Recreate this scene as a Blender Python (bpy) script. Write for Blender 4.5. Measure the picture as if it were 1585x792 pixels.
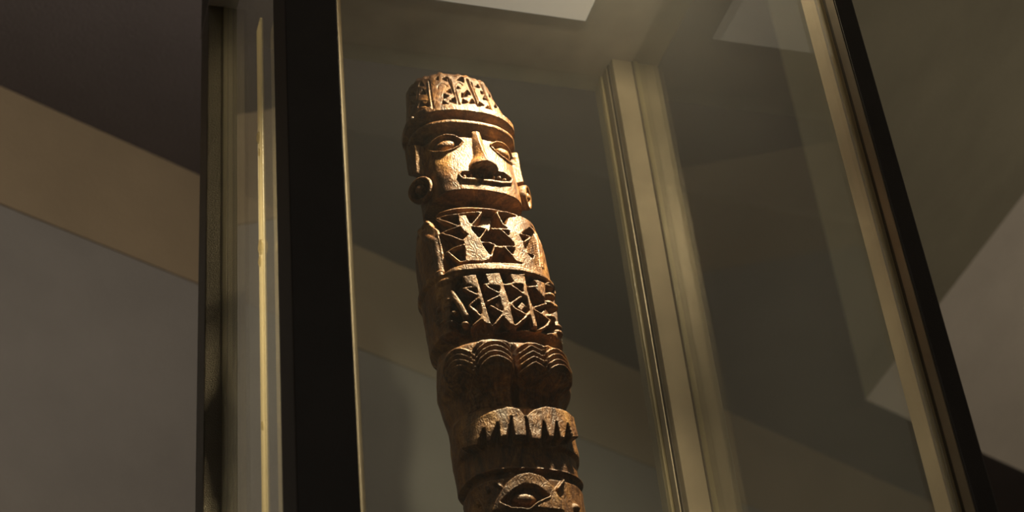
import bpy, math, random
import numpy as np
from mathutils import Matrix, Vector
for o in list(bpy.data.objects): bpy.data.objects.remove(o, do_unlink=True)
scene = bpy.context.scene
COL = scene.collection

# ------------------------------------------------------------------ camera
cam_data = bpy.data.cameras.new('camera')
cam = bpy.data.objects.new('camera', cam_data); COL.objects.link(cam)
cam_data.sensor_fit = 'HORIZONTAL'; cam_data.sensor_width = 36.0
cam_data.lens = 2700.0 / 1585.0 * 36.0
cam_data.clip_start = 0.05; cam_data.clip_end = 60
CAM = Vector((-0.2037, -1.0146, 0.80))
cam.matrix_world = Matrix((
    (0.95383, -0.09526, -0.28485, CAM.x),
    (-0.28544, -0.58269, -0.76092, CAM.y),
    (-0.09349, 0.80709, -0.58297, CAM.z),
    (0, 0, 0, 1)))
cam_data.dof.use_dof = True
cam_data.dof.focus_distance = 1.58
cam_data.dof.aperture_fstop = 9.0
scene.camera = cam

# ------------------------------------------------------------------ world, room light, exposure
world = bpy.data.worlds.new('world'); scene.world = world; world.use_nodes = True
world.node_tree.nodes['Background'].inputs[0].default_value = (1.0, 0.9, 0.75, 1)
world.node_tree.nodes['Background'].inputs[1].default_value = 0.004
vs = scene.view_settings
vs.view_transform = 'Standard'; vs.look = 'None'; vs.gamma = 1.0; vs.use_curve_mapping = False
vs.exposure = 0.0
ROOM_WATTS = 38.0
BACK_WATTS = 10.0
SPOT_WATTS = 92.0
UP_WATTS = 14.0
WIDE_WATTS = 6.5
DIFFUSER = 0.16

def area_light(name, loc, target, size, watts, color):
    l = bpy.data.lights.new(name, 'AREA'); l.shape = 'DISK'; l.size = size; l.energy = watts; l.color = color
    o = bpy.data.objects.new(name, l); COL.objects.link(o); o.location = loc
    o.rotation_euler = (Vector(target) - Vector(loc)).to_track_quat('-Z', 'Y').to_euler()
    return o

# ------------------------------------------------------------------ helpers
def tag(o, label, cat, group=None):
    o['label'] = label; o['category'] = cat
    if group: o['group'] = group
    return o
def structure(o, label=None):
    o['kind'] = 'structure'
    if label: o['label'] = label
    return o
def empty(name, loc=(0, 0, 0)):
    o = bpy.data.objects.new(name, None); COL.objects.link(o); o.location = loc; o.empty_display_size = 0.05
    return o
def link_mesh(name, verts, faces, mat, parent=None, smooth=False):
    me = bpy.data.meshes.new(name); me.from_pydata([tuple(v) for v in verts], [], faces); me.update()
    if smooth: me.polygons.foreach_set('use_smooth', [True] * len(me.polygons))
    o = bpy.data.objects.new(name, me); COL.objects.link(o)
    if mat: me.materials.append(mat)
    if parent:
        o.parent = parent
        o.matrix_parent_inverse = parent_world(parent).inverted()
    return o
def parent_world(p):
    m = Matrix.Translation(p.location)
    q = p.parent
    return m if q is None else m    # every mesh of a thing is modelled in world metres
def box(name, x0, x1, y0, y1, z0, z1, mat, parent=None, bevel=0.0):
    v = [(x, y, z) for z in (z0, z1) for y in (y0, y1) for x in (x0, x1)]
    f = [(0, 2, 3, 1), (4, 5, 7, 6), (0, 1, 5, 4), (2, 6, 7, 3), (0, 4, 6, 2), (1, 3, 7, 5)]
    o = link_mesh(name, v, f, mat, parent)
    if bevel:
        b = o.modifiers.new('bevel', 'BEVEL'); b.width = bevel; b.segments = 2
    return o
def prism(name, pts, z0, z1, mat, parent=None, bevel=0.0):
    n = len(pts)
    v = [(x, y, z0) for x, y in pts] + [(x, y, z1) for x, y in pts]
    f = [tuple(range(n))[::-1], tuple(range(n, 2 * n))] + [(i, (i + 1) % n, n + (i + 1) % n, n + i) for i in range(n)]
    o = link_mesh(name, v, f, mat, parent)
    if bevel:
        b = o.modifiers.new('bevel', 'BEVEL'); b.width = bevel; b.segments = 2
    return o
def lathe(name, prof, seg, matrix, mat, parent=None, smooth=True):
    v = []; f = []
    for r, z in prof:
        for k in range(seg):
            a = 2 * math.pi * k / seg
            v.append(matrix @ Vector((r * math.cos(a), r * math.sin(a), z)))
    n = len(prof)
    for i in range(n - 1):
        for k in range(seg):
            k2 = (k + 1) % seg
            f.append((i * seg + k, i * seg + k2, (i + 1) * seg + k2, (i + 1) * seg + k))
    f.append(tuple(range(seg))[::-1]); f.append(tuple((n - 1) * seg + k for k in range(seg)))
    return link_mesh(name, v, f, mat, parent, smooth)

# ------------------------------------------------------------------ materials
def new_mat(name):
    m = bpy.data.materials.new(name); m.use_nodes = True
    nt = m.node_tree; b = nt.nodes['Principled BSDF']
    return m, nt, b
def N(nt, kind, **kw):
    n = nt.nodes.new(kind)
    for k, v in kw.items():
        if k in n.inputs.keys(): n.inputs[k].default_value = v
        else: setattr(n, k, v)
    return n
def ramp(nt, fac, stops):
    r = nt.nodes.new('ShaderNodeValToRGB'); e = r.color_ramp.elements
    e[0].position, e[0].color = stops[0][0], (*stops[0][1], 1)
    e[1].position, e[1].color = stops[-1][0], (*stops[-1][1], 1)
    for p, c in stops[1:-1]:
        x = e.new(p); x.color = (*c, 1)
    nt.links.new(fac, r.inputs[0]); return r
def plaster(name, col, vary=0.12, rough=0.9, scale=2.5, bump=0.02):
    m, nt, b = new_mat(name)
    tc = N(nt, 'ShaderNodeTexCoord')
    n1 = N(nt, 'ShaderNodeTexNoise', Scale=scale, Detail=6.0, Roughness=0.6)
    nt.links.new(tc.outputs['Object'], n1.inputs['Vector'])
    lo = tuple(c * (1 - vary) for c in col); hi = tuple(c * (1 + vary) for c in col)
    r = ramp(nt, n1.outputs['Fac'], [(0.3, lo), (0.7, hi)])
    nt.links.new(r.outputs[0], b.inputs['Base Color'])
    b.inputs['Roughness'].default_value = rough
    n2 = N(nt, 'ShaderNodeTexNoise', Scale=180.0, Detail=3.0)
    nt.links.new(tc.outputs['Object'], n2.inputs['Vector'])
    bp = N(nt, 'ShaderNodeBump', Strength=0.25, Distance=bump)
    nt.links.new(n2.outputs['Fac'], bp.inputs['Height']); nt.links.new(bp.outputs[0], b.inputs['Normal'])
    return m
def metal(name, col, rough=0.45, metallic=0.6, sparkle=0.0, spec=0.5):
    m, nt, b = new_mat(name)
    tc = N(nt, 'ShaderNodeTexCoord')
    n1 = N(nt, 'ShaderNodeTexNoise', Scale=14.0, Detail=5.0)
    nt.links.new(tc.outputs['Object'], n1.inputs['Vector'])
    r = ramp(nt, n1.outputs['Fac'], [(0.3, tuple(c * 0.8 for c in col)), (0.75, tuple(c * 1.2 for c in col))])
    nt.links.new(r.outputs[0], b.inputs['Base Color'])
    b.inputs['Metallic'].default_value = metallic; b.inputs['Roughness'].default_value = rough
    b.inputs['Specular IOR Level'].default_value = spec
    n2 = N(nt, 'ShaderNodeTexNoise', Scale=900.0, Detail=2.0)
    nt.links.new(tc.outputs['Object'], n2.inputs['Vector'])
    bp = N(nt, 'ShaderNodeBump', Strength=0.15 + sparkle, Distance=0.001)
    nt.links.new(n2.outputs['Fac'], bp.inputs['Height']); nt.links.new(bp.outputs[0], b.inputs['Normal'])
    return m
def glass_mat(name, dust, refl=0.045):
    m = bpy.data.materials.new(name); m.use_nodes = True; nt = m.node_tree; nt.nodes.clear()
    out = N(nt, 'ShaderNodeOutputMaterial')
    tr = N(nt, 'ShaderNodeBsdfTransparent'); tr.inputs[0].default_value = (0.98, 0.985, 0.97, 1)
    gl = N(nt, 'ShaderNodeBsdfGlossy', Roughness=0.01); gl.inputs[0].default_value = (1, 1, 1, 1)
    lw = N(nt, 'ShaderNodeLayerWeight', Blend=0.5)
    p = N(nt, 'ShaderNodeMath', operation='POWER'); p.inputs[1].default_value = 5.0
    nt.links.new(lw.outputs['Facing'], p.inputs[0])
    ma = N(nt, 'ShaderNodeMath', operation='MULTIPLY_ADD'); ma.inputs[1].default_value = 0.95 if refl > 0.02 else 0.0; ma.inputs[2].default_value = refl
    nt.links.new(p.outputs[0], ma.inputs[0])
    mx = N(nt, 'ShaderNodeMixShader'); nt.links.new(ma.outputs[0], mx.inputs[0])
    nt.links.new(tr.outputs[0], mx.inputs[1]); nt.links.new(gl.outputs[0], mx.inputs[2])
    # settled dust film: a little light scattered forwards and backwards
    tc = N(nt, 'ShaderNodeTexCoord')
    n1 = N(nt, 'ShaderNodeTexNoise', Scale=6.0, Detail=6.0); nt.links.new(tc.outputs['Object'], n1.inputs['Vector'])
    v1 = N(nt, 'ShaderNodeTexVoronoi', Scale=55.0); nt.links.new(tc.outputs['Object'], v1.inputs['Vector'])
    rs = ramp(nt, v1.outputs['Distance'], [(0.02, (0.10, 0.10, 0.10)), (0.05, (0, 0, 0))])
    rd = ramp(nt, n1.outputs['Fac'], [(0.2, (dust * 0.7,) * 3), (0.8, (dust * 1.3,) * 3)])
    ad = N(nt, 'ShaderNodeMath', operation='ADD'); nt.links.new(rs.outputs[0], ad.inputs[0]); nt.links.new(rd.outputs[0], ad.inputs[1])
    df = N(nt, 'ShaderNodeBsdfDiffuse'); df.inputs[0].default_value = (0.66, 0.72, 0.76, 1)
    tl = N(nt, 'ShaderNodeBsdfTranslucent'); tl.inputs[0].default_value = (0.66, 0.72, 0.76, 1)
    dm = N(nt, 'ShaderNodeMixShader'); dm.inputs[0].default_value = 0.6
    nt.links.new(df.outputs[0], dm.inputs[1]); nt.links.new(tl.outputs[0], dm.inputs[2])
    m2 = N(nt, 'ShaderNodeMixShader'); nt.links.new(ad.outputs[0], m2.inputs[0])
    nt.links.new(mx.outputs[0], m2.inputs[1]); nt.links.new(dm.outputs[0], m2.inputs[2])
    nt.links.new(m2.outputs[0], out.inputs[0])
    return m
def emitter(name, col, strength):
    m, nt, b = new_mat(name)
    b.inputs['Base Color'].default_value = (*col, 1)
    b.inputs['Emission Color'].default_value = (*col, 1); b.inputs['Emission Strength'].default_value = strength
    return m
def wood_mat():
    m, nt, b = new_mat('waxed_carved_wood')
    tc = N(nt, 'ShaderNodeTexCoord')
    mp = N(nt, 'ShaderNodeMapping'); mp.inputs['Scale'].default_value = (1, 1, 0.35)
    nt.links.new(tc.outputs['Object'], mp.inputs['Vector'])
    n1 = N(nt, 'ShaderNodeTexNoise', Scale=60.0, Detail=9.0, Roughness=0.7, Distortion=0.8)
    nt.links.new(mp.outputs[0], n1.inputs['Vector'])
    n2 = N(nt, 'ShaderNodeTexNoise', Scale=420.0, Detail=4.0, Roughness=0.75, Distortion=0.4)
    nt.links.new(mp.outputs[0], n2.inputs['Vector'])
    n3 = N(nt, 'ShaderNodeTexNoise', Scale=17.0, Detail=3.0)          # broad worn and reddened patches
    nt.links.new(tc.outputs['Object'], n3.inputs['Vector'])
    mix = N(nt, 'ShaderNodeMath', operation='MULTIPLY_ADD'); mix.inputs[1].default_value = 0.45
    nt.links.new(n2.outputs['Fac'], mix.inputs[0]); nt.links.new(n1.outputs['Fac'], mix.inputs[2])
    r = ramp(nt, mix.outputs[0], [(0.50, (0.018, 0.006, 0.0025)), (0.64, (0.062, 0.023, 0.007)), (0.78, (0.17, 0.078, 0.021)), (0.94, (0.38, 0.215, 0.068))])
    r2 = ramp(nt, n3.outputs['Fac'], [(0.38, (0.62, 0.5, 0.45)), (0.52, (0.95, 0.88, 0.82)), (0.66, (1.0, 1.0, 1.0))])
    mc = N(nt, 'ShaderNodeMixRGB', blend_type='MULTIPLY'); mc.inputs[0].default_value = 0.8
    nt.links.new(r.outputs[0], mc.inputs[1]); nt.links.new(r2.outputs[0], mc.inputs[2])
    nt.links.new(mc.outputs[0], b.inputs['Base Color'])
    rr = ramp(nt, n2.outputs['Fac'], [(0.3, (0.36,) * 3), (0.7, (0.6,) * 3)])
    nt.links.new(rr.outputs[0], b.inputs['Roughness'])
    # fine knife scratches
    w = N(nt, 'ShaderNodeTexWave', Scale=70.0, Distortion=14.0, Detail=4.0); w.inputs['Detail Scale'].default_value = 2.2
    nt.links.new(tc.outputs['Object'], w.inputs['Vector'])
    ad = N(nt, 'ShaderNodeMath', operation='MULTIPLY_ADD'); ad.inputs[1].default_value = 0.22
    nt.links.new(w.outputs['Fac'], ad.inputs[0]); nt.links.new(mix.outputs[0], ad.inputs[2])
    bp = N(nt, 'ShaderNodeBump', Strength=0.6, Distance=0.0016)
    nt.links.new(ad.outputs[0], bp.inputs['Height']); nt.links.new(bp.outputs[0], b.inputs['Normal'])
    return m

M_WALL = plaster('grey_wall_paint', (0.165, 0.148, 0.13))
M_FRIEZE = plaster('brown_frieze_paint', (0.20, 0.147, 0.088))
M_CEIL = plaster('dark_ceiling_paint', (0.105, 0.086, 0.083))
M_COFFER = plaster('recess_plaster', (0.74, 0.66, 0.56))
M_SIDE = plaster('shaded_recess_plaster', (0.39, 0.355, 0.255))  # shade of the recess sides is put into this darker colour
M_FLOOR = plaster('stone_floor', (0.30, 0.27, 0.23), rough=0.6)
M_BLACK = metal('black_powder_coat', (0.05, 0.044, 0.041), rough=0.5, metallic=0.0, sparkle=0.35)
M_BRONZE = metal('bronze_anodised_frame', (0.26, 0.23, 0.18), rough=0.38, metallic=0.35, sparkle=0.05)
M_BEAD = metal('clear_silicone_bead', (0.62, 0.56, 0.40), rough=0.25, metallic=0.0, spec=0.8)
_nt = M_BEAD.node_tree; _tl = N(_nt, 'ShaderNodeBsdfTranslucent'); _tl.inputs[0].default_value = (0.8, 0.72, 0.5, 1)
_mx = N(_nt, 'ShaderNodeMixShader'); _mx.inputs[0].default_value = 0.5
_nt.links.new(_nt.nodes['Principled BSDF'].outputs[0], _mx.inputs[1]); _nt.links.new(_tl.outputs[0], _mx.inputs[2])
_tp = N(_nt, 'ShaderNodeBsdfTransparent'); _mx2 = N(_nt, 'ShaderNodeMixShader'); _mx2.inputs[0].default_value = 0.45
_nt.links.new(_mx.outputs[0], _mx2.inputs[1]); _nt.links.new(_tp.outputs[0], _mx2.inputs[2])
_nt.links.new(_mx2.outputs[0], _nt.nodes['Material Output'].inputs[0])
M_SPARK = metal('speckled_bronze_coat', (0.09, 0.08, 0.06), rough=0.4, metallic=0.5, sparkle=0.85)
M_SEAL = metal('dark_rubber_seal', (0.05, 0.043, 0.036), rough=0.7, metallic=0.0)
M_TOP = metal('grey_case_top_lining', (0.40, 0.38, 0.36), rough=0.7, metallic=0.0)
M_GLASS = glass_mat('dusty_case_glass', 0.02)
M_GLASS_F = glass_mat('dusty_front_glass', 0.042)
M_GLASS_AR = glass_mat('coated_back_glass', 0.045, 0.0)
M_GLUE = bpy.data.materials.new('silicone_glue'); M_GLUE.use_nodes = True
_g = M_GLUE.node_tree; _g.nodes.remove(_g.nodes['Principled BSDF'])
_n = N(_g, 'ShaderNodeTexNoise', Scale=90.0, Detail=4.0); _c = ramp(_g, _n.outputs['Fac'], [(0.3, (0.8, 0.72, 0.55)), (0.7, (1.0, 0.95, 0.8))])
_a1 = N(_g, 'ShaderNodeBsdfTransparent'); _a2 = N(_g, 'ShaderNodeBsdfTranslucent'); _m = N(_g, 'ShaderNodeMixShader'); _m.inputs[0].default_value = 0.5
_g.links.new(_c.outputs[0], _a2.inputs[0]); _g.links.new(_a1.outputs[0], _m.inputs[1]); _g.links.new(_a2.outputs[0], _m.inputs[2])
_g.links.new(_m.outputs[0], _g.nodes['Material Output'].inputs[0])
M_DIFF = emitter('frosted_light_panel', (1.0, 0.95, 0.86), DIFFUSER)
M_LENS = emitter('lamp_lens', (1.0, 0.80, 0.50), 6.0)
M_GLOBE = bpy.data.materials.new('fill_globe_glass'); M_GLOBE.use_nodes = True
_g = M_GLOBE.node_tree; _g.nodes.remove(_g.nodes['Principled BSDF']); _t = N(_g, 'ShaderNodeBsdfTransparent'); _e = N(_g, 'ShaderNodeEmission', Strength=1.2)
_e.inputs[0].default_value = (1, 0.9, 0.76, 1); _a = N(_g, 'ShaderNodeAddShader')
_g.links.new(_t.outputs[0], _a.inputs[0]); _g.links.new(_e.outputs[0], _a.inputs[1]); _g.links.new(_a.outputs[0], _g.nodes['Material Output'].inputs[0])
M_FELT = plaster('dark_plinth_cloth', (0.05, 0.045, 0.04), scale=30)
M_WOOD = wood_mat()

# ------------------------------------------------------------------ room
HC = 3.2
P0 = Vector((-0.219, 1.7299)); WD = Vector((2.8771, 1.4320)).normalized(); WN = Vector((WD.y, -WD.x))  # WN faces the room
def wall_pt(t, off=0.0): q = P0 + WD * t + WN * off; return (q.x, q.y)
XL, XR, YB = -4.0, 7.6, -5.0
tL = (XL - P0.x) / WD.x; tR = (XR - P0.x) / WD.x
def wall_slab(name, z0, z1, off, mat):
    pts = [wall_pt(tL, off), wall_pt(tR, off), wall_pt(tR, -0.25), wall_pt(tL, -0.25)]
    return prism(name, pts[::-1], z0, z1, mat)
structure(wall_slab('wall_back', 0, 2.915, -0.004, M_WALL), 'plain grey plastered wall behind the display case')
structure(wall_slab('trim_1', 2.915, HC, 0.0, M_FRIEZE), 'brown painted band between the grey wall and the dark ceiling')
structure(box('floor', XL, XR, YB, 6.2, -0.1, 0.0, M_FLOOR), 'stone floor of the museum room')
structure(box('wall_left', XL - 0.2, XL, YB, 1.0, 0, HC, M_WALL), 'grey side wall of the room')
structure(box('wall_right', XR, XR + 0.2, YB, 6.0, 0, HC, M_WALL), 'grey side wall of the room on the right')
structure(box('wall_front', XL - 0.2, XR + 0.2, YB - 0.2, YB, 0, HC, M_WALL), 'grey wall behind the viewer')
# dark ceiling with a splayed recess (lantern) on the right
Cc = Vector((2.1406, 2.607)); EA = Vector((-0.7982, -1.2355)).normalized(); EB = Vector((0.6925, 0.3243)).normalized()
h0 = [Cc, Cc + EB * 3.4, Vector((5.6, -2.2)), Cc + EA * 5.0]
o0 = [Vector((XL - .2, 6.4)), Vector((XR + .2, 6.4)), Vector((XR + .2, YB - .2)), Vector((XL - .2, YB - .2))]
hv = [(p.x, p.y, HC) for p in h0]; ov = [(p.x, p.y, HC) for p in o0]
ov2 = [(p.x, p.y, HC + 0.9) for p in o0]
ce = link_mesh('ceiling', ov + hv + ov2, [(0, 1, 5, 4), (1, 2, 6, 5), (2, 3, 7, 6), (3, 0, 4, 7), (8, 11, 10, 9), (0, 8, 9, 1), (1, 9, 10, 2), (2, 10, 11, 3), (3, 11, 8, 0)], M_CEIL)
structure(ce, 'dark brown ceiling with a pale splayed recess at the right')
V = Vector((0.3465, -0.4756, 0.4)) * 1.6
top = [Vector((p.x, p.y, HC)) + V for p in h0]
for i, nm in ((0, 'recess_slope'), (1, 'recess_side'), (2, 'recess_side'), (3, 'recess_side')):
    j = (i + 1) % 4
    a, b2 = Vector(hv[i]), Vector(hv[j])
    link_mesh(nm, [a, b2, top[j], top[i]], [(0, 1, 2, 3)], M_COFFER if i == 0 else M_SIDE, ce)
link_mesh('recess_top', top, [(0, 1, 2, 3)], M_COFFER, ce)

# lamps added to light the room, none of them in view
def fill_ceiling_lamp(x, y, label):
    r = empty('fill_ceiling_lamp', (x, y, HC)); tag(r, label, 'lamp')
    lathe('housing', [(0.16, -0.07), (0.17, -0.06), (0.17, 0.0), (0.02, 0.0)], 40, Matrix.Translation((x, y, HC)), M_BLACK, r)
    lathe('lens', [(0.145, -0.074), (0.15, -0.071), (0.15, -0.069), (0.02, -0.069)], 40, Matrix.Translation((x, y, HC)), emitter('lamp_glass', (1, 0.88, 0.7), 1.5), r)
    area_light('lamp_light', (x, y, HC - 0.085), (x, y, 0), 0.28, BACK_WATTS, (1.0, 0.90, 0.76)).parent = None
fill_ceiling_lamp(-0.4, -3.5, 'added round fill lamp on the ceiling behind the viewer, unseen')  # added to brighten the unlit fronts of the posts
gl = empty('fill_globe', (0.22, 0.33, HC)); tag(gl, 'added globe light above the display case, unseen, lighting the wall', 'lamp')  # globe added over the lid to light wall, band and ceiling evenly
lathe('ceiling_rose', [(0.05, -0.03), (0.055, -0.02), (0.055, 0.0), (0.01, 0.0)], 32, Matrix.Translation((0.22, 0.33, HC)), M_BLACK, gl)
lathe('cord', [(0.004, -0.36), (0.004, -0.02)], 8, Matrix.Translation((0.22, 0.33, HC)), M_BLACK, gl)
pl = bpy.data.lights.new('globe_light', 'POINT'); pl.energy = ROOM_WATTS; pl.color = (1.0, 0.90, 0.76); pl.shadow_soft_size = 0.10
po = bpy.data.objects.new('globe_light', pl); COL.objects.link(po); po.location = (0.22, 0.33, HC - 0.46)
_prof = [(0.1 * math.sin(math.pi * k / 16) + 0.0005, -0.1 * math.cos(math.pi * k / 16)) for k in range(17)]
gb = lathe('globe', _prof, 32, Matrix.Translation((0.22, 0.33, HC - 0.46)), M_GLOBE, gl)
# uplighter added to brighten the recess, out of view on the right
up_l = empty('fill_uplighter', (4.3, 0.0, 2.35)); tag(up_l, 'added bowl uplighter brightening the ceiling recess, unseen', 'lamp')
lathe('bowl', [(0.03, -0.10), (0.13, -0.06), (0.18, 0.0), (0.175, 0.0), (0.125, -0.05), (0.03, -0.085)], 40, Matrix.Translation((4.3, 0, 2.35)), M_BLACK, up_l)
lathe('cord', [(0.004, -0.09), (0.004, 1.485)], 8, Matrix.Translation((4.3, 0, 2.35)), M_BLACK, up_l)
area_light('fill_uplight', (4.3, 0.03, 2.37), (3.6, 1.4, 3.6), 0.25, UP_WATTS, (1.0, 0.88, 0.70))

# ------------------------------------------------------------------ display case
ZB, ZT = 0.86, 2.216
W, D = 0.5444, 0.4735
case = empty('display_case', (W / 2, D / 2, 0))
tag(case, 'tall glass museum display case with black metal corner posts around the carved staff', 'display case')
box('plinth', -0.01, 0.565, -0.012, 0.495, 0.0, ZB - 0.03, M_BLACK, case, 0.004)
box('display_floor', 0.0, 0.555, 0.0, 0.485, ZB - 0.03, ZB, M_FELT, case, 0.002)
def bead(parent, x0, x1, y0, y1, mat=M_BEAD, b=0.0008, name='glazing_bead'):
    return box(name, x0, x1, y0, y1, ZB, ZT, mat, parent, b)
# corner posts
p = box('post', 0.0050, 0.0486, 0.0, 0.050, ZB, ZT, M_BLACK, case, 0.0012); p['label'] = 'wide black corner post nearest the viewer'
bead(p, 0.0486, 0.0556, 0.0150, 0.0300, M_GLUE)
p = box('post', 0.0042, 0.0450, 0.4235, 0.4735, ZB, ZT, M_SPARK, case, 0.0012)
bead(p, 0.0214, 0.0256, 0.4205, 0.4235)
box('inner_face', 0.0262, 0.0448, 0.4221, 0.4235, ZB, ZT, M_BRONZE, p)
p = box('post', 0.4925, 0.5530, 0.4238, 0.4825, ZB, ZT, M_BRONZE, case, 0.0012)
bead(p, 0.5194, 0.5252, 0.4206, 0.4238)
box('seal', 0.5176, 0.5194, 0.4218, 0.4238, ZB, ZT, M_SEAL, p)
box('inner_face', 0.4925, 0.5174, 0.4230, 0.4240, ZB, ZT, M_BRONZE, p)
bead(p, 0.4885, 0.4925, 0.4545, 0.4610)
bead(p, 0.4895, 0.4925, 0.4640, 0.4800, M_BRONZE, 0.001, 'rib')
box('seal', 0.4908, 0.4925, 0.4330, 0.4375, ZB, ZT, M_SEAL, p)
bead(p, 0.4900, 0.4925, 0.4385, 0.4510, M_BRONZE, 0.001, 'rib')
p = box('post', 0.5250, 0.5444, 0.0, 0.0517, ZB, ZT, M_BLACK, case, 0.0012); p['label'] = 'narrow black corner post at the right front'
box('inner_face', 0.5238, 0.5250, 0.0300, 0.0515, ZB, ZT, M_BRONZE, p)
box('inner_face', 0.5240, 0.5250, 0.0012, 0.0130, ZB, ZT, M_BRONZE, p)
bead(p, 0.5212, 0.5250, 0.0180, 0.0238)
box('seal', 0.5235, 0.5250, 0.0242, 0.0296, ZB, ZT, M_SEAL, p)
# panes
box('glass_pane', 0.0560, 0.5208, 0.0190, 0.0250, ZB, ZT, M_GLASS_F, case)
box('glass_pane', 0.0205, 0.0265, 0.0502, 0.4203, ZB, ZT, M_GLASS, case)
box('glass_pane', 0.0452, 0.4882, 0.4545, 0.4605, ZB, ZT, M_GLASS_AR, case)
sidep = box('glass_pane', 0.5194, 0.5252, 0.0520, 0.4204, ZB, ZT, M_GLASS, case)
# bright reflection in the left pane, built as a solid strip with lumps
refl_strip = box('reflection_strip', 0.0190, 0.0205, 0.1860, 0.2060, 1.35, 1.975, M_BEAD, case, 0.0006)
for zz, yy, sz in ((1.8357, 0.199, 0.006), (1.8160, 0.196, 0.004), (1.7080, 0.194, 0.0075), (1.6960, 0.1985, 0.005), (1.53, 0.196, 0.004)):
    lathe('reflection_lump', [(0.0008, -0.55 * sz), (0.7 * sz, -0.35 * sz), (sz, 0.0), (0.75 * sz, 0.4 * sz), (0.001, 0.6 * sz)], 14,
          Matrix.Translation((0.0188, yy, zz)) @ Matrix.Diagonal((0.35, 0.8, 1.9, 1)), M_BEAD, refl_strip)
# lid
lid = box('case_lid', 0.0045, 0.553, -0.004, 0.4822, ZT + 0.004, ZT + 0.16, M_BLACK, case, 0.003)
box('lid_lining', 0.0042, 0.553, 0.0, 0.4825, ZT, ZT + 0.004, M_TOP, lid)
dif = box('light_panel', 0.106, 0.4382, 0.095, 0.3635, ZT - 0.003, ZT, M_DIFF, lid, 0.0008)
LX, LY = 0.35, 0.045
WX, WY = 0.385, 0.055
def case_lamp(x, y, watts, angle, blend, target, drop):
    t = Matrix.Translation((x, y, ZT - drop))
    lp = lathe('spot_lamp', [(0.017, -0.004), (0.020, -0.002), (0.020, 0.022), (0.012, 0.03), (0.004, 0.03)], 40, t, M_BLACK, lid)
    if drop > 0.035: lathe('lamp_stem', [(0.004, 0.028), (0.004, drop)], 16, t, M_BLACK, lp)
    lathe('lamp_lens', [(0.014, -0.0052), (0.015, -0.0045), (0.015, -0.0035), (0.003, -0.0035)], 40, t, M_LENS, lp)
    sl = bpy.data.lights.new('case_spot', 'SPOT'); sl.energy = watts; sl.color = (1.0, 0.79, 0.47)
    sl.spot_size = math.radians(angle); sl.spot_blend = blend; sl.shadow_soft_size = 0.012
    so = bpy.data.objects.new('case_spot', sl); COL.objects.link(so); so.location = (x, y, ZT - drop - 0.018)
    so.rotation_euler = (Vector(target) - so.location).to_track_quat('-Z', 'Y').to_euler()
case_lamp(LX, LY, SPOT_WATTS, 78, 1.0, (0.244, 0.188, 1.60), 0.06)
case_lamp(WX, WY, WIDE_WATTS, 170, 0.3, (0.40, 0.25, 1.6), 0.03)

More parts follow.
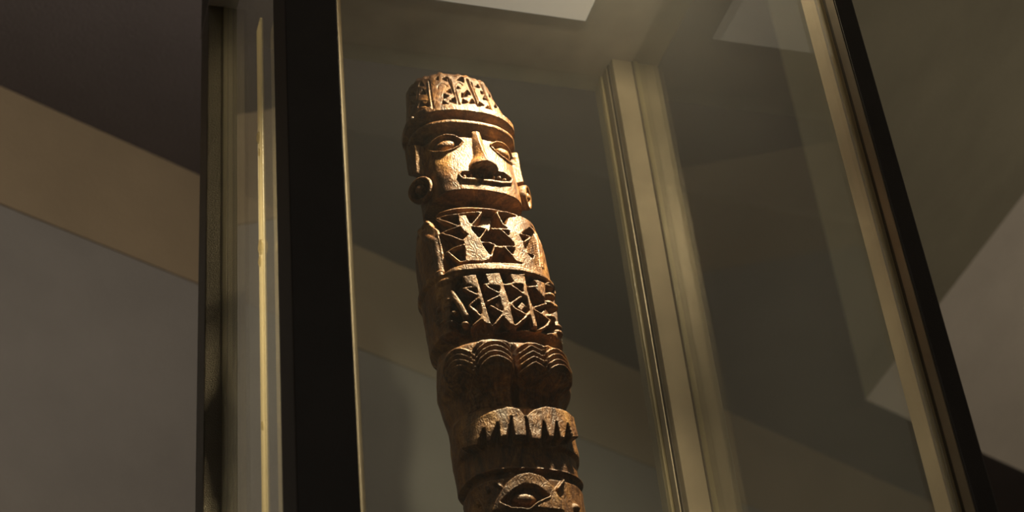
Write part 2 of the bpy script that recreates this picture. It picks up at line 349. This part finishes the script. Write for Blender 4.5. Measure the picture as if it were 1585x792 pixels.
# ------------------------------------------------------------------ carved staff: relief on a rounded section, (s, z) in millimetres round and up the staff
OPS = [
('L',[(-38,1959.5),(-34,1910.5)],1.6,-3,'min'),
('L',[(-13.5,1961.5),(-9,1914.5)],1.6,-3,'min'),
('L',[(-9,1944),(-8.5,1916.5)],1.6,-3,'min'),
('L',[(10,1961.5),(10.5,1917.5)],1.6,-3,'min'),
('L',[(15,1958.5),(12,1916.5)],1.6,-3,'min'),
('L',[(30.5,1962),(25.5,1915.5)],1.6,-3,'min'),
('L',[(35,1958.5),(31.5,1916)],1.6,-3,'min'),
('L',[(-54.5,1952),(-54.5,1909.5)],1.6,-3,'min'),
('L',[(12.5,1960.5),(11.5,1917)],1.6,1.2,'max'),
('L',[(33,1961.5),(29,1917)],1.6,1.2,'max'),
('L',[(-9.5,1958.5),(-10.5,1915)],1.6,1.2,'max'),
('L',[(-39.5,1959),(-35.5,1911)],1.6,1.2,'max'),
('P',[(-16.5,1929.5),(-23,1925.5),(-22.5,1934)],-7,'min'),
('P',[(-13,1943),(-13,1935),(-19.5,1937.5)],-7,'min'),
('P',[(-19.5,1917),(-26.5,1915),(-24,1923)],-7,'min'),
('P',[(-18,1922),(-11.5,1928),(-11.5,1918.5)],-7,'min'),
('P',[(-15,1955.5),(-20.5,1958.5),(-14.5,1962.5)],-7,'min'),
('P',[(5,1956),(-2,1959),(6,1964.5)],-7,'min'),
('P',[(7.5,1936),(-0.5,1935.5),(6,1944)],-7,'min'),
('P',[(3.5,1933.5),(-4,1929),(-2,1937.5)],-7,'min'),
('P',[(1.5,1922.5),(-5.5,1919),(-3,1927)],-7,'min'),
('P',[(9.5,1922.5),(2,1920.5),(7,1929)],-7,'min'),
('P',[(-2,1945),(-6.5,1944),(-4,1948.5)],-7,'min'),
('P',[(28.5,1935),(20,1932),(27,1941)],-7,'min'),
('P',[(18.5,1922.5),(11,1918.5),(14.5,1926.5)],-7,'min'),
('P',[(26,1917.5),(18,1917),(26.5,1926.5)],-7,'min'),
('P',[(25.5,1954.5),(19.5,1952),(24,1958.5)],-7,'min'),
('P',[(29.5,1947.5),(22.5,1942),(24.5,1948)],-7,'min'),
('P',[(-42.5,1939),(-52,1944.5),(-47,1949)],-7,'min'),
('P',[(-43,1921.5),(-51.5,1924),(-49,1931)],-7,'min'),
('P',[(-44,1923),(-38.5,1924),(-39,1917.5)],-7,'min'),
('P',[(-43,1914),(-49,1914),(-49,1921)],-7,'min'),
('P',[(-57.5,1944.5),(-71,1955),(-63,1954)],-7,'min'),
('P',[(-57,1933),(-69,1941),(-66,1944)],-7,'min'),
('P',[(-58,1913),(-72,1924.5),(-63.5,1922.5)],-7,'min'),
('P',[(-45.5,1953.5),(-53.5,1957),(-50.5,1961.5)],-7,'min'),
('P',[(44.5,1949.5),(33.5,1942.5),(41,1951.5)],-7,'min'),
('P',[(43.5,1932),(32,1925.5),(40.5,1935.5)],-7,'min'),
('P',[(-25.5,1957),(-29.5,1960),(-25.5,1962.5)],-7,'min'),
('L',[(-27.5,1942),(-28,1944.5),(-27.5,1947.5),(-26,1949.5),(-24,1951),(-21.5,1951.5),(-19,1950.5),(-17.5,1948.5),(-17,1946)],1,-1.8,'min'),
('L',[(-7.5,1945.5),(-8,1947.5),(-7.5,1950),(-6,1952),(-3.5,1954),(-1.5,1954.5),(0.5,1954),(1.5,1952.5),(2,1950.5)],1,-1.8,'min'),
('L',[(15,1946),(15,1948),(15.5,1949.5),(17,1951.5),(18.5,1953),(20.5,1954),(22,1954),(23,1953),(23.5,1952)],1,-1.8,'min'),
('L',[(-20,1927),(-9.5,1918)],1.2,0.6,'max'),
('L',[(-25.5,1923.5),(-14.5,1931.5)],1.2,0.6,'max'),
('L',[(-3,1928.5),(5.5,1930)],1.2,0.6,'max'),
('L',[(-6.5,1918.5),(5.5,1917.5)],1.2,0.6,'max'),
('L',[(18.5,1937.5),(21,1922)],1.2,0.6,'max'),
('L',[(-53.5,1935.5),(-35,1925)],1.2,0.6,'max'),
('L',[(-54,1925),(-35.5,1914.5)],1.2,0.6,'max'),
('P',[(-52,1871),(-44,1876),(-35.5,1880),(-27,1881.5),(-19.5,1879.5),(-14,1875.5),(-11,1872),(-15.5,1866.5),(-23,1861.5),(-31.5,1859),(-42,1863)],2.2,'max'),
('P',[(-49.5,1870),(-42,1874.5),(-35,1877.5),(-27,1878.5),(-20,1877),(-15.5,1874),(-13,1871.5),(-17.5,1866.5),(-24,1863),(-31.5,1861),(-42,1864.5)],-5,'set'),
('D',(-30.5,1869),11,5.6,2.6,8,'max'),
('P',[(-23,1827.5),(-19.5,1832.5),(1.5,1835),(26.5,1839),(35,1833.5),(30.5,1825),(19,1820.5),(-2,1820),(-20,1820.5)],2.5,'max'),
('P',[(-21,1827.5),(-18,1831),(1,1833.5),(24.5,1836.5),(31.5,1832),(28,1827.5),(18.5,1824.5),(-1.5,1823.5),(-18.5,1823.5)],-4.5,'set'),
('D',(-17,1826),2.41696,3.4,1.2,0,'max'),
('D',(-10,1828),2.21555,3.4,1.2,0,'max'),
('D',(-4,1828),2.41696,3.4,1.2,0,'max'),
('D',(2,1828),2.01413,3.4,1.2,0,'max'),
('D',(12.5,1829.5),2.61837,3.4,1.2,0,'max'),
('D',(19.5,1830),2.21555,3.4,1.2,0,'max'),
('D',(25.5,1829.5),2.01413,3.4,1.2,0,'max'),
('P',[(-76,1891.5),(-55.5,1877),(-56.5,1865.5),(-60.5,1845.5),(-79,1857),(-80,1875.5)],9,'max'),
('P',[(-62,1795),(-33.5,1784),(-15.5,1788),(9,1790),(39,1797),(36,1776.5),(42,1774),(35.5,1731),(21,1725.5),(9,1724.5),(-9,1722.5),(-25,1720),(-37,1717.5),(-44,1714),(-42,1741.5),(-43.5,1765.5)],-13,'set'),
('P',[(-27.5,1778),(-20,1778),(-17.5,1766.5),(-17,1759.5),(-12,1748.5),(-10.5,1741),(-6.5,1731.5),(-7,1725),(-13,1722),(-21.5,1723),(-27,1725),(-26,1737),(-26,1743.5),(-26.5,1748),(-22,1753.5),(-25,1758),(-27,1763.5)],0,'max'),
('P',[(15,1779.5),(50.5,1799),(53,1792.5),(21.5,1759.5),(24,1752.5),(24,1741),(28.5,1736.5),(31,1731),(27,1724),(12.5,1726),(10,1731.5),(13.5,1740),(14,1748),(10.5,1753),(12.5,1761.5),(9.5,1767)],0,'max'),
('L',[(-45.5,1780.5),(-27.5,1779.5),(-7,1782)],2.8,0,'max'),
('L',[(-45.5,1780.5),(-36.5,1772.5),(-29.5,1766),(-26.5,1764)],2.8,0,'max'),
('L',[(-7,1781.5),(-16.5,1766)],2.8,0,'max'),
('L',[(-27.5,1763.5),(-42,1760),(-34.5,1754.5),(-26,1747)],2.8,0,'max'),
('L',[(-17,1763.5),(-5.5,1761),(-12.5,1749)],2.8,0,'max'),
('L',[(-26.5,1742),(-33,1740.5),(-40.5,1737)],2.8,0,'max'),
('L',[(-38.5,1737),(-30.5,1723.5),(-23.5,1723.5)],2.8,0,'max'),
('L',[(-11.5,1744.5),(-5.5,1745),(-1.5,1743),(-6,1729)],2.8,0,'max'),
('L',[(6.5,1783.5),(9.5,1768)],2.8,0,'max'),
('L',[(7.5,1785),(23,1787.5),(35.5,1777.5)],2.8,0,'max'),
('L',[(36,1778.5),(24.5,1767.5)],2.8,0,'max'),
('L',[(-2.5,1761.5),(5.5,1762.5)],2.8,0,'max'),
('L',[(5,1763),(11,1754.5)],2.8,0,'max'),
('L',[(5.5,1763),(13,1763)],2.8,0,'max'),
('L',[(21.5,1760.5),(34,1762.5),(25,1753)],2.8,0,'max'),
('L',[(-0.5,1741),(12.5,1743.5)],2.8,0,'max'),
('L',[(5.5,1742.5),(11,1733)],2.8,0,'max'),
('L',[(23.5,1740),(33.5,1741),(28,1731.5)],2.8,0,'max'),
('L',[(-1.5,1740),(5.5,1740.5)],2.8,0,'max'),
('D',(-1.5,1761),1.6,2.6,1.2,0,'max'),
('D',(1,1761.5),1.6,2.6,1.2,0,'max'),
('D',(4,1761.5),1.6,2.6,1.2,0,'max'),
('D',(0,1740.5),1.6,2.6,1.2,0,'max'),
('D',(2.5,1740),1.6,2.6,1.2,0,'max'),
('D',(5,1741),1.6,2.6,1.2,0,'max'),
('L',[(-86,1804.5),(-48.5,1754),(-48,1729.5),(-48,1714)],6.5,1.5,'max'),
('L',[(45.5,1774),(45.5,1755.5),(39.5,1731)],5,1,'max'),
('P',[(-38.5,1708),(-29,1709.5),(-13.5,1711),(4.5,1713),(20,1713.5),(38.5,1714.5),(54,1715.5),(55,1694),(54.5,1668.5),(30.5,1654.5),(15,1654),(3,1653.5),(-14,1652),(-31,1652),(-40.5,1653),(-47.5,1658),(-41,1688.5)],-12,'set'),
('P',[(-31.5,1707.5),(-20,1708),(-19,1697.5),(-17.5,1679),(-15,1652),(-18.5,1653.5),(-22,1656.5),(-22,1663.5),(-21.5,1672.5),(-22,1684),(-22.5,1695),(-29.5,1697.5)],1.2,'max'),
('P',[(-14.5,1708.5),(-2,1711),(-0.5,1698.5),(1.5,1679.5),(2.5,1653.5),(-2,1654.5),(-5.5,1661.5),(-5.5,1673),(-6,1685.5),(-4.5,1696),(-13,1697.5)],1.2,'max'),
('P',[(4.5,1710.5),(18,1712.5),(18,1696.5),(20,1677.5),(21.5,1655.5),(16.5,1655),(16,1665),(16,1684.5),(13.5,1693),(14,1700),(7,1699)],1.2,'max'),
('P',[(24.5,1710),(37,1711),(35,1695),(33,1694),(27.5,1699.5)],1.2,'max'),
('L',[(-22,1694.5),(-31.5,1694),(-21.5,1685)],3.4,1,'max'),
('L',[(-5,1696.5),(-15.5,1697),(-13.5,1693.5),(-4.5,1687.5)],3.4,1,'max'),
('L',[(7,1700.5),(0,1697.5),(5,1698.5),(14.5,1689.5)],3.4,1,'max'),
('L',[(26,1702),(19,1699)],3.4,1,'max'),
('L',[(26.5,1699.5),(33,1693)],3.4,1,'max'),
('L',[(-22.5,1682),(-29.5,1675),(-22.5,1663)],3.4,1,'max'),
('L',[(-31.5,1652),(-21.5,1661.5)],3.4,1,'max'),
('L',[(-5.5,1685.5),(-15.5,1678.5)],3.4,1,'max'),
('L',[(-13.5,1674),(-5.5,1667.5)],3.4,1,'max'),
('L',[(-14.5,1652.5),(-6.5,1664),(1,1678.5)],3.4,1,'max'),
('L',[(11.5,1687),(2.5,1678),(4.5,1673),(13,1668)],3.4,1,'max'),
('L',[(3,1654.5),(11.5,1664),(19.5,1676)],3.4,1,'max'),
('L',[(33,1686),(20.5,1677)],3.4,1,'max'),
('L',[(22,1674.5),(33.5,1669)],3.4,1,'max'),
('L',[(22.5,1654),(31,1662),(39,1676.5)],3.4,1,'max'),
('P',[(-19,1672.5),(-24,1666.5),(-27,1673),(-22.5,1678.5)],-1.5,'max'),
('P',[(-2,1678),(-7,1671.5),(-10.5,1677),(-5.5,1683.5)],-1.5,'max'),
('P',[(16,1678.5),(10.5,1671),(7,1676.5),(12.5,1684)],-1.5,'max'),
('P',[(38.5,1679.5),(30.5,1669.5),(26,1673.5),(33,1683)],-1.5,'max'),
('L',[(-41,1692.5),(-36.5,1679),(-33.5,1666.5)],6,1.5,'max'),
('D',(-45,1706.5),10,4.5,3.5,8,'max'),
('D',(-42,1672),3.6,3.2,2,0,'max'),
('D',(-58,1671),3.6,3.2,2,0,'max'),
('D',(-45.5,1663.5),3.6,3.2,2,0,'max'),
('D',(-35,1658),3.6,3.2,2,0,'max'),
('D',(-56.5,1654),3.6,3.2,2,0,'max'),
('D',(-44,1686.5),3.6,3.2,2,0,'max'),
('D',(-51,1694),3.6,3.2,2,0,'max'),
('D',(-54.5,1682.5),3.6,3.2,2,0,'max'),
('L',[(-61.5,1676.5),(-57,1667.5),(-51.5,1668)],1.8,1.5,'max'),
('L',[(-49,1680),(-42.5,1679.5)],1.8,1.5,'max'),
('L',[(-48.5,1665),(-43.5,1661)],1.8,1.5,'max'),
('D',(42.5,1710),6,4.2,3.5,0,'max'),
('D',(43,1700),6,4.2,3.5,0,'max'),
('D',(39,1689),6,4.2,3.5,0,'max'),
('D',(46,1690.5),6,4.2,3.5,0,'max'),
('D',(38,1673.5),6,4.2,3.5,0,'max'),
('D',(46.5,1668.5),6,4.2,3.5,0,'max'),
('D',(46,1661.5),6,4.2,3.5,0,'max'),
('P',[(-53.5,1554.5),(-44,1558),(-34.5,1562.5),(-25.5,1566),(-16,1568.5),(-7.5,1567),(-4,1561),(-3,1560.5),(3.5,1567),(14.5,1572),(31,1573),(40,1569.5),(40,1548.5),(25.5,1541.5),(13.5,1540),(4,1536),(-4,1536.5),(-8,1539),(-17.5,1539),(-28,1537.5),(-39,1534.5),(-53.5,1537)],8,'max'),
('P',[(-24.5,1554),(-25.5,1535),(-31,1536)],-3,'min'),
('P',[(-14.5,1558.5),(-15,1536),(-20.5,1536)],-3,'min'),
('P',[(10.5,1556.5),(11.5,1536.5),(5.5,1535.5)],-3,'min'),
('P',[(21,1557.5),(21.5,1538),(15.5,1537)],-3,'min'),
('P',[(-34.5,1549.5),(-35,1533),(-40.5,1534.5)],-3,'min'),
('P',[(31,1558.5),(33,1543),(25,1540.5)],-3,'min'),
('P',[(-3.5,1561.5),(-2.5,1535.5),(-5.5,1535.5)],-1,'min'),
('P',[(-42.5,1476),(-37.5,1485),(-31.5,1493),(-26.5,1500),(-17.5,1506.5),(-6.5,1509),(4,1506),(12.5,1497),(16,1487),(19,1474.5)],3.5,'max'),
('P',[(-33.5,1482),(-22,1492),(-12,1497.5),(-2.5,1496),(7.5,1487),(-3,1479.5),(-12,1474),(-26,1476)],-4,'set'),
('L',[(-33.5,1481.5),(-26,1476),(-12,1474),(-4,1480.5),(7,1486.5)],2.2,4.5,'max'),
('D',(-13.5,1485.5),11.5,6,2.5,0,'max'),
('L',[(-36,1503),(-31.5,1497)],2.6,3.5,'max'),
('L',[(-43,1500),(-42,1495.5)],2.6,3.5,'max'),
('L',[(23,1504.5),(16,1495.5)],2.6,3.5,'max'),
('L',[(-55.5,1492.5),(-53.5,1488)],2.6,3.5,'max'),
('L',[(17,1484.5),(15,1481.5)],2.6,3.5,'max'),
('D',(33,1482),4,5,4,0,'max')
]
PZ = [0.86, 1.0, 1.30, 1.44, 1.47, 1.500, 1.511, 1.514, 1.536, 1.541, 1.572, 1.577, 1.590, 1.6125, 1.635, 1.650, 1.655, 1.710, 1.760, 1.774, 1.786, 1.793, 1.797, 1.8055, 1.8105, 1.850, 1.886, 1.893, 1.915, 1.945, 1.968]
PA = [50, 46, 46, 50, 50.5, 51, 52, 54, 54.5, 55, 54, 54, 56.5, 59.5, 57, 54, 60, 61.2, 60.4, 58, 56.5, 47, 25, 24, 46.5, 47, 47.5, 50, 50.5, 46.5, 44.6]
SN, SB = 2.5, 0.80
def section(th, a):
    s, c = np.sin(th), np.cos(th)
    return a * np.sign(s) * np.abs(s) ** (2 / SN), -SB * a * np.sign(c) * np.abs(c) ** (2 / SN)
TH = np.linspace(-np.pi, np.pi, 20001); _x, _y = section(TH, 50.0)
AL = np.concatenate([[0], np.cumsum(np.hypot(np.diff(_x), np.diff(_y)))]); AL -= AL[10000]; HALF = AL[-1]
cols = np.concatenate([np.linspace(-HALF, -96, 34, endpoint=False), np.linspace(-96, 84, 400, endpoint=False), np.linspace(84, HALF, 40, endpoint=False)])
rows = np.concatenate([np.linspace(860, 1440, 90, endpoint=False), np.linspace(1440, 1969, 1058)])
Sg, Zg = np.meshgrid(cols, rows)
Hg = np.zeros_like(Sg)
TOPROWS = rows >= 1440

def sm(x, a, b):
    t = np.clip((x - a) / (b - a), 0, 1); return t * t * (3 - 2 * t)
def window(pts, pad):
    s = [q[0] for q in pts]; z = [q[1] for q in pts]
    i0, i1 = np.searchsorted(rows, (min(z) - pad, max(z) + pad)); j0, j1 = np.searchsorted(cols, (min(s) - pad, max(s) + pad))
    return slice(i0, i1), slice(j0, j1)
def apply(sl, mask, h, mode):
    v = Hg[sl]
    if mode == 'set': v[mask] = h if np.isscalar(h) else h[mask]
    elif mode == 'max': v[mask] = np.maximum(v[mask], h if np.isscalar(h) else h[mask])
    else: v[mask] = np.minimum(v[mask], h if np.isscalar(h) else h[mask])
def op_poly(pts, h, mode):
    sl = window(pts, 1); S, Z = Sg[sl], Zg[sl]; inside = np.zeros(S.shape, bool)
    for (x0, y0), (x1, y1) in zip(pts, pts[1:] + pts[:1]):
        if y0 == y1: continue
        c = ((y0 > Z) != (y1 > Z)) & (S < (x1 - x0) * (Z - y0) / (y1 - y0) + x0); inside ^= c
    apply(sl, inside, h, mode)
def op_line(pts, w, h, mode):
    sl = window(pts, w + 1); S, Z = Sg[sl], Zg[sl]; d = np.full(S.shape, 1e9)
    for (x0, y0), (x1, y1) in zip(pts, pts[1:]):
        dx, dy = x1 - x0, y1 - y0; t = np.clip(((S - x0) * dx + (Z - y0) * dy) / (dx * dx + dy * dy + 1e-9), 0, 1)
        d = np.minimum(d, np.hypot(S - x0 - t * dx, Z - y0 - t * dy))
    k = d / (w / 2); m = k < 1
    hh = h - (0.5 + 0.12 * w) * k ** 2 if mode == 'max' else h * (1 - k ** 2)
    apply(sl, m, hh, mode)
def op_dome(c, rx, ry, h, rot, mode):
    sl = window([c], max(rx, ry) + 1); S, Z = Sg[sl] - c[0], Zg[sl] - c[1]; a = math.radians(rot)
    u, v = (S * math.cos(a) + Z * math.sin(a)) / rx, (-S * math.sin(a) + Z * math.cos(a)) / ry
    q = u * u + v * v; m = q < 1; base = -3.5 if h > 0 else 0
    apply(sl, m, base + (h - base) * np.sqrt(np.clip(1 - q, 0, 1)), mode)

def zband(z0, z1, h, edge=0.8, mask=1.0):
    global Hg
    Hg = Hg + h * sm(Zg, z0 - edge, z0 + edge) * (1 - sm(Zg, z1 - edge, z1 + edge)) * mask
FRONT = 1 - sm(np.abs(Sg), 60, 80)
# bands that run round the staff
zband(1904.5, 1913.5, 5.0); zband(1896.5, 1904.5, -6.5); zband(1890, 1896, 3.2); zband(1879, 1890, -6.0, 1.5, FRONT)
zband(1779.5, 1781.5, -2.2, 0.5)
zband(1640, 1652, -9.0, 1.5, FRONT)
zband(1515, 1536, -3.5, 1.5, FRONT); zband(1506, 1512, -4.0, 1.2)
# brow hollow under the fillet and the cheeks
NC = 4.0
# nose: a wedge with a sharp ridge, broad nostrils and a flat underside
t = np.clip((1886 - Zg) / (1886 - 1836), 0, 1)
ridge = 2.5 + 12.5 * t ** 1.1; half = 5.0 + 3.5 * t + 6.0 * sm(t, 0.62, 0.95)
wedge = np.clip(1 - np.abs(Sg - NC) / half, 0, 1) ** (0.8 - 0.4 * sm(t, 0.6, 0.95))
nose = ridge * wedge * (Zg < 1886) * (Zg > 1836) * sm(Zg, 1835.5, 1837.5)
FACE = Hg.copy()
for o in OPS:
    if o[0] == 'P': op_poly(list(o[1]), o[2], o[3])
    elif o[0] == 'L': op_line(list(o[1]), o[2], o[3], o[4])
    else: op_dome(o[1], o[2], o[3], o[4], o[5], o[6])
EYE = 49
# the right eye mirrors the left one about the nose
for o in OPS[EYE:EYE + 3]:
    f = lambda q: (2 * NC - q[0] - 2, q[1])
    if o[0] == 'P': op_poly([f(q) for q in o[1]], o[2], o[3])
    else: op_dome(f(o[1]), o[2], o[3], o[4], -o[5], o[6])
op_poly([(51.6, 1880), (64, 1880), (64, 1842), (51.6, 1842)], 7.0, 'max')       # right ear flap
Hg = np.where(nose > 0.05, np.maximum(Hg, nose), Hg)
# the jaw juts forward, the crown leans back
Hg = Hg + 5.0 * sm(Zg, 1809.5, 1810.5) * (1 - sm(Zg, 1818, 1866)) * (1 - sm(np.abs(Sg - NC), 30, 62))
Hg = Hg - 7.0 * sm(Zg, 1914, 1969) * (1 - sm(np.abs(Sg - NC), 45, 80))
# belt
zband(1711.5, 1719, 2.6, 0.8, 1.0)
# knees: two bulges with stepped arches cut into them
zband(1576, 1600, -9.0, 5.0, FRONT)
legz = sm(Zg, 1572, 1590) * (1 - sm(Zg, 1632, 1641))
for c, w, hh in ((-29, 30, 10.0), (22, 24, 10.0)):
    Hg = Hg + hh * np.sqrt(np.clip(1 - ((Sg - c) / w) ** 2, 0, 1)) * sm(Zg, 1585, 1612) * (1 - sm(Zg, 1630, 1641))
for c, w, zt, k, vee in ((-44, 14, 1630, 0.075, 0), (-17, 17, 1639, 0.06, 0), (9.5, 11, 1636, 0.75, 1), (31, 15, 1638, 0.06, 0)):
    x = Sg - c; drop = k * np.abs(x) if vee else k * x * x
    q = zt - Zg - drop
    m = (np.abs(x) < w) & (q > 0) & (Zg > 1574)
    step = 5.8
    fr = (q / step) - np.floor(q / step)
    amp = 4.2 * (1 - sm(q, 34, 52)) + 0.9
    add = amp * (0.75 - 1.25 * fr)
    low = (q > 29)
    bars = 1.4 * (0.5 - np.abs(((Zg / 4.2) % 1.0) - 0.5) * 2) + 0.9 * np.sign(np.sin(x * 0.9 + 0.5))
    Hg = np.where(m, Hg + np.where(low, bars * (np.abs(x) < w * 0.75), add), Hg)
Hg = Hg - 9 * np.exp(-((Sg + 3.0) / 2.6) ** 2) * sm(Zg, 1574, 1580) * (1 - sm(Zg, 1628, 1641))
Hg = Hg - 3 * np.exp(-((Sg + 31) / 1.4) ** 2) * sm(Zg, 1580, 1600) * (1 - sm(Zg, 1618, 1628))
# worn rim of the crown
Hg = Hg - 2.5 * sm(Zg, 1964, 1969)
# hand-cut unevenness
rng = np.random.RandomState(4)
for k in range(26):
    fs, fz, ph = rng.uniform(.03, .5), rng.uniform(.03, .45), rng.uniform(0, 6.3)
    Hg = Hg + 0.035 * np.sin(fs * Sg * (1 if k % 2 else -1) + fz * Zg + ph)
def blur(h):
    h = h.copy(); h[1:-1] = (h[:-2] + 2 * h[1:-1] + h[2:]) / 4
    h[:, 1:-1] = (h[:, :-2] + 2 * h[:, 1:-1] + h[:, 2:]) / 4
    return h
for _ in range(2): Hg = blur(Hg)
th = np.interp(Sg, AL, TH)
A = np.interp(Zg / 1000, PZ, PA) / 1000
bx, by = section(th, A)
e = 1e-3
tx1, ty1 = section(th + e, A); tx0, ty0 = section(th - e, A)
nx, ny = (ty1 - ty0), -(tx1 - tx0); ln = np.hypot(nx, ny) + 1e-12; nx /= ln; ny /= ln
PX = 0.224 + (1.9623 - Zg / 1000) * 0.0648 + bx + nx * Hg / 1000
PY = 0.25 + by + ny * Hg / 1000
rim_wob = 0.0012 * np.sin(Sg * 0.21) + 0.0009 * np.sin(Sg * 0.53 + 1)
PZz = Zg / 1000 + rim_wob * sm(Zg, 1950, 1969)

staff = empty('carved_staff', (0.2955, 0.25, ZB))
tag(staff, 'carved brown wooden staff of a standing figure with tall headdress, inside the glass case', 'carving')
def staff_part(name, z0, z1, cap=False):
    i0, i1 = np.searchsorted(rows, z0), min(np.searchsorted(rows, z1) + 1, len(rows))
    X, Y, Z = PX[i0:i1], PY[i0:i1], PZz[i0:i1]; nr, nc = X.shape
    V = np.stack([X, Y, Z], -1).reshape(-1, 3)
    i, j = np.meshgrid(np.arange(nr - 1), np.arange(nc), indexing='ij'); j2 = (j + 1) % nc
    Q = np.stack([i * nc + j, i * nc + j2, (i + 1) * nc + j2, (i + 1) * nc + j], -1).reshape(-1, 4)
    extra = []
    if cap:
        base = (nr - 1) * nc; cx, cy = X[-1].mean(), Y[-1].mean(); ring = base
        for k, (sc, dz) in enumerate(((0.93, 0.0012), (0.6, 0.0), (0.2, -0.001))):
            R = np.stack([cx + (X[-1] - cx) * sc, cy + (Y[-1] - cy) * sc, Z[-1] * 0 + 1.969 + dz], -1)
            n0 = len(V); V = np.concatenate([V, R]); jj = np.arange(nc); j3 = (jj + 1) % nc
            extra.append(np.stack([ring + jj, ring + j3, n0 + j3, n0 + jj], -1)); ring = n0
        Q = np.concatenate([Q] + extra)
    me = bpy.data.meshes.new(name)
    me.vertices.add(len(V)); me.vertices.foreach_set('co', V.astype(np.float32).ravel())
    me.loops.add(Q.size); me.loops.foreach_set('vertex_index', Q.astype(np.int32).ravel())
    me.polygons.add(len(Q)); me.polygons.foreach_set('loop_start', (np.arange(len(Q)) * 4).astype(np.int32))
    me.polygons.foreach_set('use_smooth', np.ones(len(Q), bool))
    me.update(calc_edges=True); me.validate()
    me.materials.append(M_WOOD)
    o = bpy.data.objects.new(name, me); COL.objects.link(o); o.parent = staff
    o.matrix_parent_inverse = Matrix.Translation(staff.location).inverted()
    return o
for nm, z0, z1, lab in (('lower_shaft', 860, 1440, None), ('lower_face', 1440, 1509, 'lower carved face with one almond eye'), ('lower_headband', 1509, 1537, None),
                        ('feet', 1537, 1575, 'toed feet of the standing figure'), ('legs', 1575, 1646, 'bent knees cut with stepped arches'),
                        ('skirt', 1646, 1710, 'openwork skirt with diamond pattern'), ('tunic', 1710, 1801, 'tunic panel with two openwork creatures'),
                        ('face', 1801, 1890, 'carved face with almond eyes and bared teeth'), ('headdress', 1890, 1970, 'tall headdress with cut-out ornament')):
    o = staff_part(nm, z0, z1, nm == 'headdress')
    if lab: o['label'] = lab
# ear spools: a thick ring with a domed centre on a short stem
def ear_spool(s, z, R, out):
    tt = float(np.interp(s, AL, TH)); a = float(np.interp(z / 1000, PZ, PA)) / 1000
    x, y = section(np.array(tt), a); x1, y1 = section(np.array(tt + e), a); x0, y0 = section(np.array(tt - e), a)
    n = Vector((float(y1 - y0), -float(x1 - x0), 0)).normalized()
    n = (n + Vector((0, -0.75, -0.12))).normalized() if s < 0 else (n + Vector((0.1, -0.25, -0.1))).normalized()
    c = Vector((0.224 + (1.9623 - z / 1000) * 0.0648 + float(x), 0.25 + float(y), z / 1000)) + n * out
    m = Matrix.Translation(c) @ n.to_track_quat('Z', 'Y').to_matrix().to_4x4()
    o = lathe('ear_spool', [(R * .55, -0.02), (R * .6, -0.006), (R * .95, -0.004), (R, 0.0), (R * .97, 0.003), (R * .86, 0.0045), (R * .74, 0.003), (R * .66, -0.003), (R * .55, -0.005), (R * .3, -0.005)], 48, m, M_WOOD, staff)
    lathe('spool_boss', [(R * .36, -0.006), (R * .36, 0.0), (R * .33, 0.0035), (R * .2, 0.005), (R * .05, 0.0056)], 32, m, M_WOOD, o)
ear_spool(-66, 1828, 0.0140, 0.006)
ear_spool(56, 1826, 0.0125, 0.006)
